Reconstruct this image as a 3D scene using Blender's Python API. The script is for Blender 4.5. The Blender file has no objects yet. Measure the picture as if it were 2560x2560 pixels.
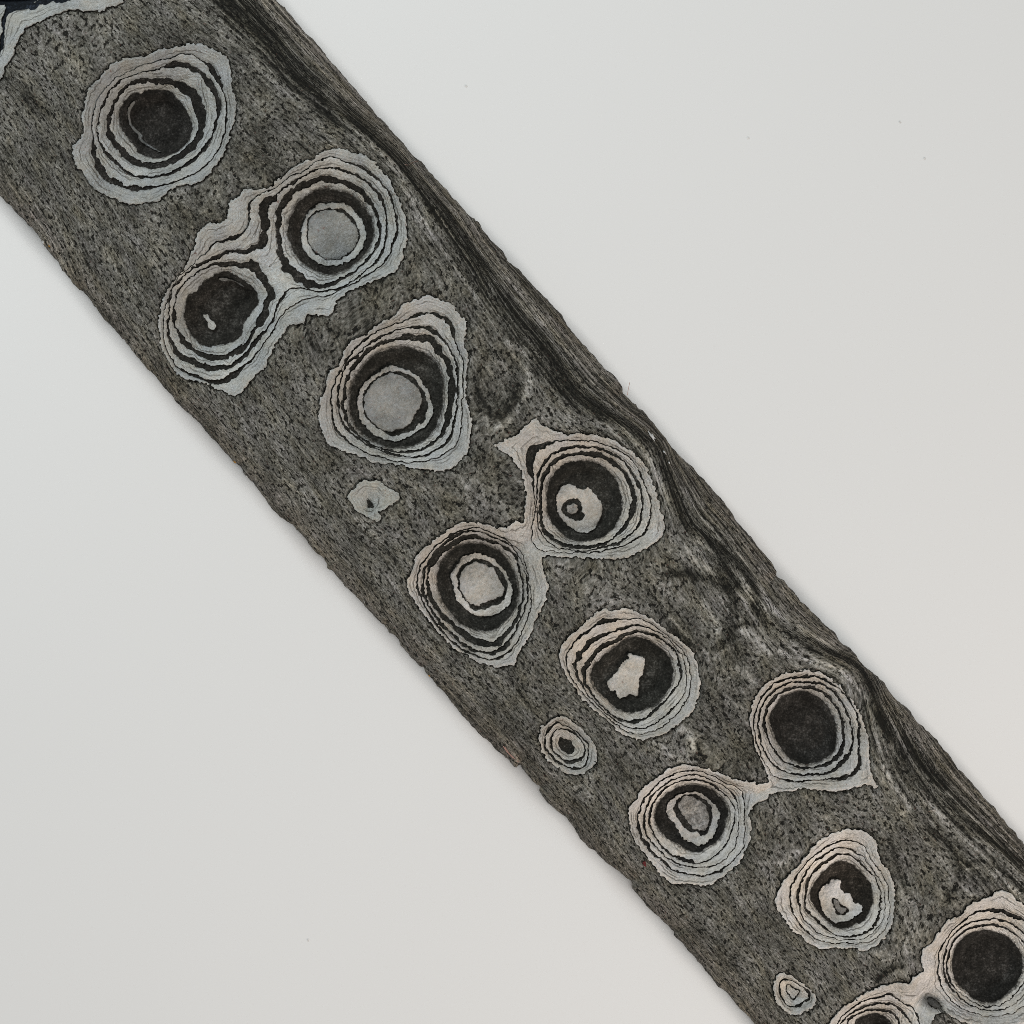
import bpy, math, random
import numpy as np

# ---------------------------------------------------------------- camera, world, lamps, exposure
S = 1e-4                      # one drawing unit (0.1 mm) in metres
DECK = 130.0                 # height of the plank's upper face over the table, drawing units
FOOT = 130.0                  # thickness of the plank
scene = bpy.context.scene
cam_d = bpy.data.cameras.new('camera')
cam = bpy.data.objects.new('camera', cam_d)
scene.collection.objects.link(cam)
cam.location = (0, 0, 6500 * S)
cam.rotation_euler = (0, 0, 0)
cam_d.sensor_width = 36.0
cam_d.lens = 36.0 * 6500 / 2560
cam_d.clip_start = 0.01
cam_d.clip_end = 50
cam_d.dof.use_dof = True
cam_d.dof.focus_distance = 6500 * S
cam_d.dof.aperture_fstop = 5.6
scene.camera = cam

world = bpy.data.worlds.new('World')
scene.world = world
world.use_nodes = True
wbg = world.node_tree.nodes['Background']
wbg.inputs[0].default_value = (0.93, 0.97, 1.0, 1)
wbg.inputs[1].default_value = 0.10

def area_lamp(name, loc, target, size, watts, colour):
    d = bpy.data.lights.new(name, 'AREA')
    d.shape = 'SQUARE'
    d.size = size
    d.energy = watts
    d.color = colour
    o = bpy.data.objects.new(name, d)
    scene.collection.objects.link(o)
    o.location = loc
    import mathutils
    v = mathutils.Vector(target) - mathutils.Vector(loc)
    o.rotation_euler = v.to_track_quat('-Z', 'Y').to_euler()
    return o

area_lamp('softbox_overhead', (0.03, 0.03, 1.35), (0, 0, 0), 0.22, 3.6, (0.98, 0.99, 1.0))
area_lamp('softbox_cool', (-0.50, 0.64, 0.50), (0, 0, 0), 0.30, 5.8, (0.885, 0.96, 1.0))
area_lamp('softbox_warm', (0.60, -0.66, 0.48), (0.0, 0.0, 0), 0.26, 6.7, (1.0, 0.875, 0.80))

vs = scene.view_settings
vs.view_transform = 'Standard'
vs.look = 'None'
vs.exposure = 0.0
vs.gamma = 1.0
vs.use_curve_mapping = False
scene.cycles.max_bounces = 6
scene.cycles.filter_width = 0.85
scene.cycles.use_denoising = False

# ---------------------------------------------------------------- outlines, in drawing units (x right, y down)
CROP = {'A': (0, 0, 3.01875), 'B': (340, 300, 2.542), 'b': (380, 620, 5.085), 'C': (760, 650, 2.927),
        'D': (950, 1000, 2.576), 'E': (1280, 1440, 3.019), 'F': (1800, 1560, 2.542), 'G': (1860, 2000, 3.45),
        'H': (1550, 1880, 4.83), 'I': (2060, 2160, 3.864), 'J': (0, 0, 6.0375), 'K': (840, 1160, 9.66), 'Q': (1100, 560, 1.365), 'R': (1600, 1200, 1.365), 'T': (2060, 1660, 1.82), 'S': (0, 0, 1.0)}

def P(k, txt):
    """'x,y[,w] x,y[,w] ...' measured in sheet k -> list of (x, y, width)"""
    x0, y0, s = CROP[k]
    out = []
    for tok in txt.split():
        v = [float(a) for a in tok.split(',')]
        out.append((x0 + v[0] / s, y0 + v[1] / s, (v[2] / s if len(v) > 2 else 0.0)))
    return out

def N(pts, *children, hole=False, soft=0.0, shade=1.0, worn=9.0):
    return {'p': pts, 'ch': list(children), 'hole': hole, 'soft': soft, 'shade': shade, 'worn': worn}

LEFT_EDGE = '-260,190 -120,356 0,494 15,509 54,551 70,564 88,587 101,610 114,626 140,654 150,673 181,711 202,724 230,763 261,802 295,838 334,887 362,921 386,948 400,962 451,1018 496,1059 524,1093 561,1130 580,1155 596,1164 605,1186 630,1208 661,1251 698,1295 724,1313 735,1320 757,1344 785,1379 813,1406 816,1419 835,1437 866,1472 900,1506 950,1562 959,1565 999,1615 1049,1669 1058,1671 1068,1692 1092,1717 1136,1764 1148,1782 1189,1826 1210,1848 1251,1888 1272,1903 1282,1919 1294,1925 1297,1912 1307,1928 1331,1959 1350,1972 1349,1981 1366,2009 1390,2031 1412,2043 1434,2075 1452,2101 1475,2125 1511,2153 1534,2176 1555,2192 1578,2209 1578,2225 1597,2249 1622,2277 1648,2300 1690,2335 1688,2344 1710,2368 1747,2409 1772,2438 1796,2469 1824,2492 1845,2523 1886,2560 1990,2690 2110,2830'
RIGHT_EDGE = '2800,2372 2680,2240 2560,2107 2528,2067 2492,2024 2477,2008 2433,1957 2390,1906 2351,1859 2303,1811 2272,1772 2240,1745 2213,1705 2193,1690 2142,1634 2099,1595 2075,1567 2060,1553 2033,1528 2005,1495 1984,1476 1966,1453 1945,1440 1948,1430 1932,1407 1917,1391 1888,1350 1842,1298 1827,1273 1796,1237 1762,1198 1731,1165 1713,1149 1692,1123 1674,1103 1640,1061 1620,1038 1591,1009 1568,991 1558,981 1556,968 1545,947 1524,927 1508,911 1472,870 1439,833 1410,796 1400,779 1364,743 1315,690 1271,642 1227,594 1192,550 1161,523 1113,466 1069,422 1047,396 1007,352 968,308 946,286 924,260 897,229 849,172 818,136 779,88 766,79 739,48 708,9 695,0 600,-110 480,-250'
BODY = P('S', LEFT_EDGE) + P('S', RIGHT_EDGE)

EYES = []
def eye(label, root, flecks=(), tint=(1, 1, 1), deep=(50, 18), core=(1, 1, 1)):
    EYES.append({'label': label, 'root': root, 'flecks': list(flecks), 'tint': tint, 'deep': deep, 'core': core})

COOL, MID, WARM = (0.86, 0.875, 0.86), (0.93, 0.92, 0.89), (1.32, 1.26, 1.20)  # eye tints: own layer colour plus brighter, warmer light painted in towards lower right

# the eye cut off by the corner
eye('ring eye cut off by the plank end, black void behind a pale rim',
    N(P('J', '1850,-20 1800,60 1620,100 1560,150 1300,165 1150,140 1000,150 900,190 700,280 600,340 400,410 350,500 250,630 200,800 130,950 60,1060 0,1200 -150,1330 -420,1180 -620,900 -900,500 -1000,0 -800,-500 -200,-900 700,-800 1500,-400'),
      N(P('J', '1000,-70,120 800,-40,120 600,-10,120 400,40,110 250,45,90 90,80,130 45,250,60 38,400,40 30,550,40 15,700,40 -60,880,30 -200,1000,30 -420,850,40 -600,500,40 -700,0,60 -500,-400,60 0,-600,60 600,-500,80 1000,-300,80'),
        N(P('J', '520,-60 300,10 100,20 -60,20 -300,-60 -350,-250 -100,-420 300,-300'), hole=True))),
    tint=COOL, deep=(45, 70), core=(0.42, 0.55, 0.85))

# first full eye
eye('large ring eye with a black centre crossed by one thin pale arc',
    N(P('A', '1350,345 1480,335 1560,345 1690,420 1735,520 1755,640 1775,780 1770,900 1735,1010 1700,1130 1640,1230 1560,1330 1480,1380 1380,1390 1290,1430 1200,1510 1100,1530 950,1530 830,1480 720,1430 640,1320 570,1220 555,1110 600,1060 625,960 630,830 660,700 740,600 830,500 960,440 1100,420 1200,380'),
      N(P('A', '700,1060,14 700,1150,30 740,1240,42 800,1330,42 900,1390,32 1000,1415,36 1110,1415,25 1200,1400,12 1300,1370,7 1450,1310,7 1560,1230,7 1640,1130,6 1690,1000,8 1705,860,10 1700,760,10 1680,680,15 1640,590,30 1590,510,35 1540,460,12 1470,420,6 1380,400,6 1280,430,5 1150,470,5 1020,510,4 900,560,4 800,640,4 740,740,4 700,850,6 690,960,9'),
        N(P('A', '1330,480,36 1450,500,36 1530,560,32 1600,660,45 1635,760,36 1640,860,26 1610,960,20 1570,1060,20 1500,1150,25 1400,1230,30 1300,1290,25 1180,1320,15 1050,1325,18 960,1295,15 870,1220,18 790,1140,18 740,1060,10 725,950,8 740,850,10 770,760,15 830,660,10 890,600,15 1000,550,8 1110,530,10 1200,505,20'),
          N(P('A', '1000,600,25 1100,590,35 1200,590,36 1300,610,50 1400,650,60 1460,720,60 1500,830,60 1510,930,50 1470,1040,50 1380,1130,50 1270,1200,45 1150,1235,46 1040,1220,45 940,1160,36 870,1090,42 820,1020,38 800,930,26 815,840,26 840,760,20 890,680,20 940,630,15'),
            N(P('A', '1040,680 1150,650 1240,665 1310,720 1370,800 1410,880 1420,960 1390,1050 1320,1110 1230,1150 1140,1160 1040,1130 970,1040 910,960 880,890 890,800 930,730 980,690'), hole=True, soft=10))))),
    flecks=[('stroke', P('A', '985,735,10 945,790,13 940,860,13 960,920,16 1020,980,22 1030,1020,22 1080,1060,14 1180,1115,10'))],
    tint=COOL, deep=(56, 28), core=(0.85, 0.82, 0.85))

# figure-of-eight pair
outA = (P('B', '1240,235,6 1330,262,10 1440,300,16 1530,370,14 1600,450,10 1640,560,10 1660,680,12 1630,780,14 1600,860,10 1540,930,8 1440,1000,6 1330,1060,6 1230,1110,6 1130,1120,5 1040,1150,5 960,1200,6')
        + P('b', '1610,890,12 1560,1000,10 1500,1100,12 1340,1300,12 1250,1430,20 1130,1530,40 1000,1630,60 900,1690,60 760,1690,50 600,1640,30 450,1580,25 330,1520,24 250,1410,10 190,1290,8 150,1160,7 130,1050,7 140,900,7 160,780,7 200,620,7 250,500,8 330,380,8 460,250,9 580,130,12 700,30,20')
        + P('B', '500,780,14 600,750,16 660,730,16 700,680,12 715,620,12 715,560,10 730,510,10 790,470,8 870,440,6 950,380,6 1040,330,6 1140,270,6'))
outB = (P('B', '1220,297,8 1300,310,14 1400,345,16 1500,420,14 1560,500,14 1585,600,12 1590,700,10 1575,800,10 1530,880,10 1450,960,10 1350,1040,10 1230,1080,10 1130,1080,10 1040,1065,8 965,1065,12 940,1110,12')
        + P('b', '1610,680,30 1560,800,26 1510,930,26 1440,1030,32 1340,1150,45 1260,1250,50 1180,1350,50 1100,1420,55 980,1490,45 850,1520,60 720,1520,70 600,1490,60 500,1440,60 400,1390,50 310,1320,45 250,1210,40 210,1120,30 195,1000,20 195,850,20 205,740,16 225,630,16 270,500,20 350,410,20 470,290,25 570,220,30 680,150,30 800,100,45 920,60,45 1030,20,50 1150,30,50')
        + P('B', '740,805,30 790,780,55 805,720,45 815,640,45 800,580,42 830,520,50 870,495,28 900,460,14 980,400,14 1060,350,12 1140,310,10'))
eye('pair of ring eyes joined in a figure of eight, one centre pale, the other black',
    N(P('B', '1250,180 1370,205 1480,240 1570,330 1640,440 1690,560 1720,680 1715,790 1690,880 1640,965 1490,1030 1360,1090 1280,1150 1240,1230 1180,1240 1090,1240 1060,1290 980,1300 930,1370 880,1430 850,1500 810,1580 740,1640 650,1750 560,1730 440,1670 300,1640 230,1570 180,1480 150,1380 150,1260 175,1130 230,1030 310,940 350,850 380,780 410,690 450,660 530,655 580,610 580,560 600,520 660,480 700,445 830,435 900,380 1010,300 1130,240 1190,195'),
      N(outA, N(outB,
        N(P('B', '1230,365,30 1330,390,35 1410,430,30 1480,510,30 1530,600,25 1545,690,20 1520,790,16 1460,880,14 1370,960,14 1270,1020,25 1180,1045,35 1090,1030,40 1000,970,45 930,890,50 905,800,36 895,700,36 900,600,40 930,520,40 990,450,40 1070,395,35 1150,370,30'),
          N(P('B', '1230,430 1330,460 1420,520 1480,610 1495,700 1470,790 1410,870 1320,930 1220,960 1120,930 1040,870 980,790 960,690 980,600 1020,520 1090,460 1160,435'),
            N(P('B', '1230,505 1320,515 1390,570 1440,650 1450,720 1420,810 1370,870 1290,900 1210,910 1130,885 1070,830 1040,750 1040,660 1070,580 1130,525'),
              N(P('B', '1220,545,12 1300,560,22 1360,610,18 1400,680,9 1400,750,8 1360,810,9 1290,860,7 1210,870,6 1130,830,7 1085,770,7 1075,690,7 1080,620,10 1120,570,12 1170,550,13'), shade=0.68)), hole=True, soft=22)),
        N(P('b', '800,180,40 900,190,60 1000,185,70 1100,210,80 1220,200,100 1310,260,90 1380,350,75 1440,450,80 1490,560,110 1450,680,80 1420,800,90 1380,900,90 1310,1010,50 1240,1120,35 1170,1230,70 1040,1310,70 900,1360,60 760,1380,70 620,1340,60 500,1270,60 390,1180,60 310,1060,35 270,950,35 260,830,30 270,700,16 300,580,16 370,470,16 480,370,16 600,270,20 700,210,30'),
          N(P('b', '830,300 930,290 1030,330 1150,400 1250,490 1310,590 1290,720 1180,850 1110,980 1090,1090 960,1180 830,1200 720,1230 600,1190 500,1110 420,980 390,850 400,700 440,600 550,540 600,440 720,350'), hole=True, soft=10)))),),
    flecks=[('poly', P('b', '610,830 660,820 700,880 750,920 775,970 740,1010 680,990 660,910')),
            ('stroke', P('b', '830,365,22 870,370,40 950,375,16 1040,405,16 1130,460,18'))],
    tint=COOL, deep=(52, 22), core=(0.95, 0.92, 0.92))

# fourth
eye('tall ring eye with a smooth pale disc in a dark ring',
    N(P('C', '900,260 1010,290 1090,330 1140,400 1190,450 1180,540 1175,620 1195,700 1190,850 1180,980 1200,1080 1225,1200 1215,1330 1200,1410 1140,1470 1080,1520 1000,1545 900,1530 780,1510 650,1490 500,1470 400,1430 280,1390 170,1340 130,1240 105,1140 115,1050 150,960 190,830 280,740 300,640 390,570 480,530 540,470 640,430 690,370 740,320 820,290'),
      N(P('C', '830,400,30 890,395,12 950,385,25 1030,430,25 1075,490,30 1100,590,14 1140,680,8 1165,770,7 1165,900,7 1155,1050,7 1150,1200,6 1115,1340,6 1050,1400,5 930,1460,5 780,1480,6 630,1460,6 480,1420,6 350,1350,10 260,1270,14 215,1190,12 200,1080,10 195,980,10 230,880,10 280,780,12 350,670,12 430,590,14 530,530,10 640,480,6 740,440,6'),
        N(P('C', '800,490,14 880,490,30 950,520,30 1010,570,16 1060,640,10 1110,740,12 1125,850,14 1120,980,14 1115,1090,12 1090,1200,14 1070,1290,20 1010,1360,14 900,1420,12 780,1440,10 640,1415,10 500,1370,10 370,1290,12 290,1200,14 250,1100,16 240,980,14 265,880,12 310,770,14 380,700,18 460,620,14 560,560,16 680,510,10'),
          N(P('C', '800,560,40 900,570,40 960,620,40 1010,700,40 1060,780,45 1080,880,35 1080,980,40 1065,1080,35 1040,1190,40 1000,1280,30 920,1350,22 800,1395,18 660,1400,14 520,1360,12 400,1290,14 320,1190,25 285,1080,20 285,980,20 310,870,20 370,760,25 440,680,25 540,610,25 640,580,30 720,565,35'),
            N(P('C', '760,645 860,675 940,740 990,830 1005,930 1000,1060 970,1170 920,1260 840,1320 740,1350 620,1360 500,1310 400,1240 345,1130 335,1020 350,900 410,800 480,720 560,670 660,645'),
              N(P('C', '640,765 730,785 810,830 870,900 910,970 935,1070 920,1150 880,1210 800,1260 720,1310 640,1315 540,1290 470,1240 410,1180 385,1090 390,990 420,910 480,850 550,800'),
                N(P('C', '650,810,20 720,825,25 790,870,25 840,930,20 870,1000,30 870,1080,50 830,1150,60 780,1210,50 720,1250,30 640,1265,40 560,1240,12 480,1180,12 430,1100,14 425,1010,14 450,930,16 510,860,18 580,825,18'), shade=0.68)), hole=True, soft=22))))),
    tint=MID)

# small blind patch
eye('small pale ringless patch with one dark teardrop',
    N(P('K', '700,385 860,420 980,395 1120,470 1220,590 1380,640 1500,740 1540,860 1400,960 1300,1010 1190,1080 1000,1160 1080,1260 1030,1360 900,1320 780,1280 650,1220 500,1150 420,1010 310,850 350,690 480,560 560,450'),
      N(P('K', '730,830 780,870 850,930 900,1020 850,1060 780,1040 760,950'), hole=True)),
    tint=(0.86, 0.87, 0.82), deep=(14, 4))

# fifth and sixth, joined
U = N(P('D', '985,320,50 1060,285,26 1150,265,8 1270,260,8 1380,265,8 1480,295,8 1580,350,8 1650,420,8 1700,520,8 1735,620,8 1745,720,10 1720,830,14 1660,890,8 1560,940,10 1430,975,6 1280,985,5 1130,975,4 1030,965,4 985,910,5 980,840,5 990,760,5 1000,680,6 995,590,6 980,500,20 968,430,30 970,370,45'),
      N(P('D', '1130,335,16 1230,305,12 1330,300,12 1430,315,12 1520,360,12 1600,430,14 1660,530,14 1690,630,14 1690,730,14 1665,810,18 1600,880,18 1530,925,14 1400,960,9 1250,968,7 1130,945,6 1050,880,6 1020,800,6 1012,720,6 1012,620,8 1015,530,12 1035,450,16 1070,390,16'),
        N(P('D', '1300,345,25 1400,350,25 1490,390,22 1560,450,20 1620,550,25 1640,650,32 1620,740,30 1570,830,20 1490,900,18 1390,940,20 1260,950,18 1170,925,16 1100,880,20 1050,820,20 1037,740,18 1035,650,18 1040,560,18 1062,480,20 1110,410,22 1180,365,25'),
          N(P('D', '1300,395 1390,410 1470,460 1530,540 1555,640 1550,730 1510,810 1450,870 1370,900 1280,905 1200,870 1130,800 1090,720 1080,620 1100,530 1140,460 1210,410'),
            N(P('D', '1210,540 1260,555 1310,580 1340,560 1390,600 1430,660 1430,720 1415,780 1370,840 1290,850 1220,815 1160,750 1140,670 1150,610 1180,560'),
              N(P('D', '1230,640 1270,635 1300,670 1310,720 1325,750 1290,780 1240,765 1190,740 1170,700 1185,660'),
                N(P('D', '1215,680 1250,670 1275,700 1250,730 1210,720'), shade=0.6, worn=0.7), hole=True), shade=0.92), hole=True, soft=14))))
L = N(P('D', '600,820,6 690,850,6 770,880,6 850,930,5 910,980,4 940,1080,4 960,1180,5 975,1300,5 950,1420,6 900,1520,6 840,1610,14 760,1665,12 680,1670,10 580,1630,10 480,1570,10 390,1480,10 310,1370,10 250,1240,10 240,1160,10 255,1080,10 310,1000,10 390,920,10 480,860,14'),
      N(P('D', '620,845,8 720,880,8 810,920,8 870,970,6 920,1050,6 943,1150,8 950,1260,8 925,1370,10 880,1470,12 810,1580,25 740,1625,25 650,1625,20 560,1590,18 470,1520,16 390,1440,16 320,1340,14 275,1240,14 275,1150,16 290,1080,14 350,990,18 430,910,18 520,860,14'),
        N(P('D', '560,885,25 640,890,20 730,915,16 820,960,14 880,1020,14 905,1110,12 920,1200,14 915,1300,16 885,1400,14 840,1480,25 760,1560,40 660,1570,30 570,1535,30 480,1460,28 400,1390,28 340,1300,25 310,1210,25 305,1130,20 325,1060,25 390,980,28 470,920,28'),
          N(P('D', '590,930 680,940 770,990 830,1060 870,1150 880,1250 860,1350 800,1430 710,1480 610,1480 520,1430 440,1350 390,1250 375,1150 390,1060 440,990 510,945'),
            N(P('D', '630,990 710,1020 780,1070 830,1150 850,1230 830,1320 770,1370 690,1400 610,1390 540,1350 490,1280 455,1180 470,1100 520,1030 570,1000'),
              N(P('D', '620,1030,14 700,1060,25 760,1110,25 800,1180,30 800,1250,25 760,1300,30 690,1325,30 620,1350,24 560,1310,10 515,1240,12 500,1160,14 520,1090,16 570,1050,14'), shade=0.74, worn=1.0)), hole=True, soft=18))))
eye('pair of ring eyes joined by a narrow pale bridge below a star-shaped patch',
    N(P('D', '1000,125 1050,160 1120,200 1210,230 1260,215 1370,225 1470,250 1580,310 1660,370 1720,450 1770,560 1800,680 1825,800 1820,860 1780,910 1700,960 1600,1010 1480,1020 1340,1020 1220,1010 1100,1005 1050,1020 1040,1060 1060,1130 1080,1200 1070,1270 1030,1350 1010,1400 970,1500 920,1580 880,1650 860,1700 720,1715 620,1680 500,1610 390,1510 290,1390 210,1280 175,1160 210,1090 240,1000 330,920 420,850 500,800 590,785 700,800 810,830 860,790 930,790 925,740 940,650 930,540 915,470 880,420 850,370 780,320 740,290 790,265 880,230 930,180'), U, L),
    tint=(1.08, 1.03, 0.97))

# seventh
eye('ring eye with a ragged pale splash on its black centre',
    N(P('E', '710,240 740,265 850,250 960,280 1060,330 1160,400 1250,470 1340,550 1380,620 1405,700 1415,780 1410,880 1385,980 1330,1050 1250,1120 1130,1200 1000,1230 900,1220 790,1160 700,1080 590,980 500,890 430,780 380,700 360,600 380,530 440,450 510,390 580,330 660,270'),
      N(P('E', '680,350,25 740,335,20 830,330,10 920,325,6 1000,340,5 1090,390,5 1180,460,5 1280,550,5 1330,650,5 1350,760,6 1340,870,5 1300,970,5 1220,1070,6 1110,1155,5 1000,1190,4 880,1180,4 780,1120,4 680,1030,4 580,930,4 490,825,5 440,740,6 410,660,9 412,600,9 460,520,10 530,450,18 600,400,14'),
        N(P('E', '890,380,14 960,375,8 1050,400,8 1130,440,6 1210,510,6 1280,590,6 1310,680,6 1320,780,8 1305,880,8 1255,960,8 1180,1045,14 1090,1115,10 980,1155,6 880,1148,5 790,1095,5 690,1015,5 600,925,6 530,830,10 490,740,14 480,660,20 510,610,40 560,530,45 630,480,35 720,440,25 800,415,12'),
          N(P('E', '960,425,20 1050,445,16 1110,465,14 1170,510,8 1230,560,10 1260,640,14 1285,740,14 1260,830,12 1190,920,8 1110,1000,14 1030,1070,16 950,1100,16 870,1105,16 790,1070,12 700,1000,8 620,910,12 560,820,20 545,740,25 565,680,30 610,610,35 670,550,35 760,510,35 860,450,22'),
            N(P('E', '920,475 1010,490 1090,535 1160,590 1200,660 1215,750 1200,830 1150,910 1080,980 990,1020 890,1030 800,1000 720,930 650,850 610,770 610,710 660,650 740,590 820,520'),
              N(P('E', '890,600 930,605 985,620 1020,640 1010,700 1000,760 965,800 965,860 950,920 910,900 880,920 820,940 800,890 750,870 730,820 770,770 810,730 830,690 860,660 895,640')), hole=True, soft=16))))),
    tint=(1.16, 1.10, 1.03))

# small eighth
eye('small oval ring eye with a ragged black speck at its centre',
    N(P('E', '370,1065 450,1095 520,1150 580,1210 620,1270 640,1330 640,1400 600,1450 510,1500 430,1495 350,1450 270,1390 220,1310 205,1230 220,1150 290,1085'),
      N(P('E', '330,1115,10 400,1130,8 480,1170,6 550,1240,6 580,1310,6 570,1390,8 540,1440,16 480,1455,16 400,1435,14 320,1390,14 265,1320,12 250,1250,12 275,1170,12'),
        N(P('E', '370,1160,12 440,1175,12 510,1220,8 545,1280,10 545,1350,14 510,1390,20 450,1410,20 390,1395,14 330,1350,10 300,1290,10 300,1220,14 330,1170,12'),
          N(P('E', '365,1225 390,1240 450,1250 460,1290 475,1330 430,1350 390,1330 360,1300 350,1260'), hole=True)))),
    tint=(1.08, 1.05, 1.0), deep=(30, 7))

# ninth and tenth, joined by a thin bridge
E9 = N(P('H', '880,232,10 980,240,8 1100,280,6 1200,340,6 1290,390,6 1400,420,6 1470,490,6 1500,560,6 1512,680,6 1505,800,5 1512,920,6 1502,1050,6 1480,1180,6 1400,1280,6 1330,1350,10 1240,1420,25 1100,1480,20 1030,1495,10 940,1500,16 830,1480,10 700,1450,16 600,1400,22 530,1330,20 430,1250,25 370,1190,35 300,1090,35 250,1010,28 225,910,30 225,800,20 240,700,25 290,590,20 350,520,22 420,430,18 510,350,16 620,290,14 740,250,10'),
       N(P('H', '880,285,12 980,300,10 1080,340,8 1180,380,8 1270,430,6 1350,490,8 1400,570,12 1430,680,6 1440,800,5 1432,930,5 1420,1050,6 1380,1170,6 1300,1270,6 1200,1360,10 1080,1400,16 960,1410,18 850,1400,12 760,1380,14 680,1350,14 590,1300,12 500,1220,12 420,1130,14 350,1040,16 310,930,25 300,830,25 315,740,20 345,640,18 400,540,20 470,470,18 560,390,18 660,340,14 770,300,12'),
         N(P('H', '900,350,18 1000,365,16 1100,400,18 1190,460,18 1260,510,14 1330,580,10 1380,660,12 1395,770,10 1390,880,14 1350,990,12 1320,1100,14 1240,1200,10 1150,1280,10 1060,1330,8 960,1355,8 880,1340,35 780,1320,35 700,1280,25 620,1250,20 530,1180,16 460,1080,18 410,990,20 370,890,30 370,790,30 390,680,28 430,600,30 500,510,28 580,440,22 680,390,18 790,360,16'),
           N(P('H', '880,440 990,440 1080,470 1160,520 1240,600 1300,690 1310,790 1270,900 1240,1010 1190,1090 1080,1160 970,1220 870,1210 760,1160 650,1100 560,1030 480,920 440,830 460,700 540,580 640,500 760,450'),
             N(P('H', '880,510 990,525 1060,580 1150,640 1195,710 1225,780 1200,890 1180,980 1140,1070 1060,1120 970,1165 900,1130 820,1100 750,1030 700,950 640,860 580,770 590,680 640,610 750,540'),
               N(P('H', '800,560,30 900,560,40 980,590,50 1050,640,50 1100,720,40 1130,830,40 1110,920,60 1050,1020,40 960,990,40 880,970,40 800,890,70 740,800,70 700,720,60 710,640,50 740,600,30'), shade=0.82, worn=0.55), shade=0.84, worn=0.95), hole=True, soft=16))))
E10 = N(P('F', '560,335,14 650,345,10 740,400,8 820,480,8 870,590,10 890,700,14 885,800,16 885,900,35 840,960,28 760,985,18 640,992,6 520,1005,8 440,1000,10 370,980,4 320,940,4 270,850,6 230,740,8 217,640,8 230,550,8 270,460,8 350,380,10 450,345,12'),
        N(P('F', '540,370,10 640,380,12 720,430,12 790,520,12 835,620,12 848,720,14 838,810,20 790,890,20 710,945,14 620,965,10 500,960,10 400,930,8 320,870,8 275,780,8 248,680,10 255,580,14 290,490,14 370,410,14 460,378,10'),
          N(P('F', '530,405,14 610,415,16 680,450,16 750,540,14 790,640,16 800,740,16 780,820,22 730,880,20 640,915,14 550,925,12 470,910,10 390,860,8 340,780,10 300,700,14 285,620,14 310,540,16 360,470,16 440,420,14'),
            N(P('F', '540,440 630,475 700,550 740,640 755,730 740,810 690,860 600,895 510,890 430,830 380,750 345,670 335,600 370,530 430,465'), hole=True, soft=14))))
eye('pair of ring eyes linked by a thin pale neck, the further one with a plain black centre',
    N(P('F', '310,1000 280,900 240,820 210,720 190,620 200,540 240,440 310,370 400,320 500,295 610,300 700,345 790,430 860,520 910,620 940,730 950,850 960,940 990,1010 985,1040 940,1020 830,1045 760,1055 700,1060 620,1050 500,1050 400,1070 330,1075 300,1110 240,1140')
      + P('H', '1640,640 1575,720 1565,830 1580,950 1560,1100 1500,1230 1440,1330 1350,1420 1210,1520 1100,1590 1000,1610 850,1600 700,1590 600,1560 540,1520 440,1420 380,1330 280,1220 190,1090 130,950 90,780 110,650 200,560 270,450 370,360 490,280 590,210 700,170 850,170 1000,190 1130,230 1250,270 1380,330 1440,350 1550,350 1680,390'), E9, E10),
    tint=(1.20, 1.15, 1.10), core=(0.9, 0.88, 0.92))

# eleventh
eye('ring eye with a bitten pale disc in its dark centre',
    N(P('G', '830,265 960,250 1050,275 1120,330 1150,420 1180,510 1240,600 1280,690 1300,790 1300,900 1290,1020 1260,1120 1200,1200 1120,1270 1030,1300 920,1280 780,1270 640,1265 540,1210 430,1130 350,1030 290,950 280,850 310,740 370,660 440,590 530,490 620,390 720,310'),
      N(P('G', '880,360,8 960,370,8 1030,400,8 1070,460,4 1130,560,4 1195,650,4 1245,740,4 1260,850,4 1260,960,4 1240,1060,5 1185,1155,5 1100,1220,4 980,1245,4 860,1242,4 740,1235,5 640,1215,6 560,1150,10 500,1100,12 450,1030,14 420,950,16 405,850,12 415,750,12 460,660,10 530,560,10 620,480,10 720,410,10 800,370,8'),
        N(P('G', '840,425,12 900,430,10 970,460,10 1050,520,4 1120,610,4 1185,700,4 1220,800,5 1225,900,5 1212,1010,5 1170,1100,6 1085,1185,5 950,1222,5 830,1212,5 720,1185,6 640,1150,10 570,1080,8 510,1010,10 485,920,14 480,820,16 495,730,16 530,650,14 600,560,12 690,490,14 770,440,14'),
          N(P('G', '850,485,22 920,490,16 990,530,14 1050,590,16 1110,650,10 1150,700,8 1190,790,10 1200,870,10 1180,970,12 1150,1070,14 1090,1140,12 1000,1180,14 900,1190,12 800,1180,12 720,1130,12 640,1050,12 570,980,14 540,930,20 545,830,16 560,730,20 600,660,22 660,590,25 740,530,22 800,500,18'),
            N(P('G', '860,560 940,580 1010,640 1070,700 1120,780 1130,870 1100,970 1050,1050 970,1100 870,1125 780,1100 700,1020 640,940 600,850 620,760 680,680 750,610'),
              N(P('G', '800,720 865,730 860,790 900,830 960,860 980,920 1030,940 1045,970 1010,1020 940,1060 820,1085 750,1040 710,990 690,930 680,850 710,790'),
                N(P('G', '790,880 830,885 860,920 930,970 930,1000 880,1035 830,1020 800,950'), N(P('G', '805,900 830,905 855,940 905,975 900,1000 870,1020 835,1005 812,955'), shade=0.33), hole=True)), hole=True, soft=12))))),
    tint=WARM, core=(1.05, 0.95, 0.9))

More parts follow.
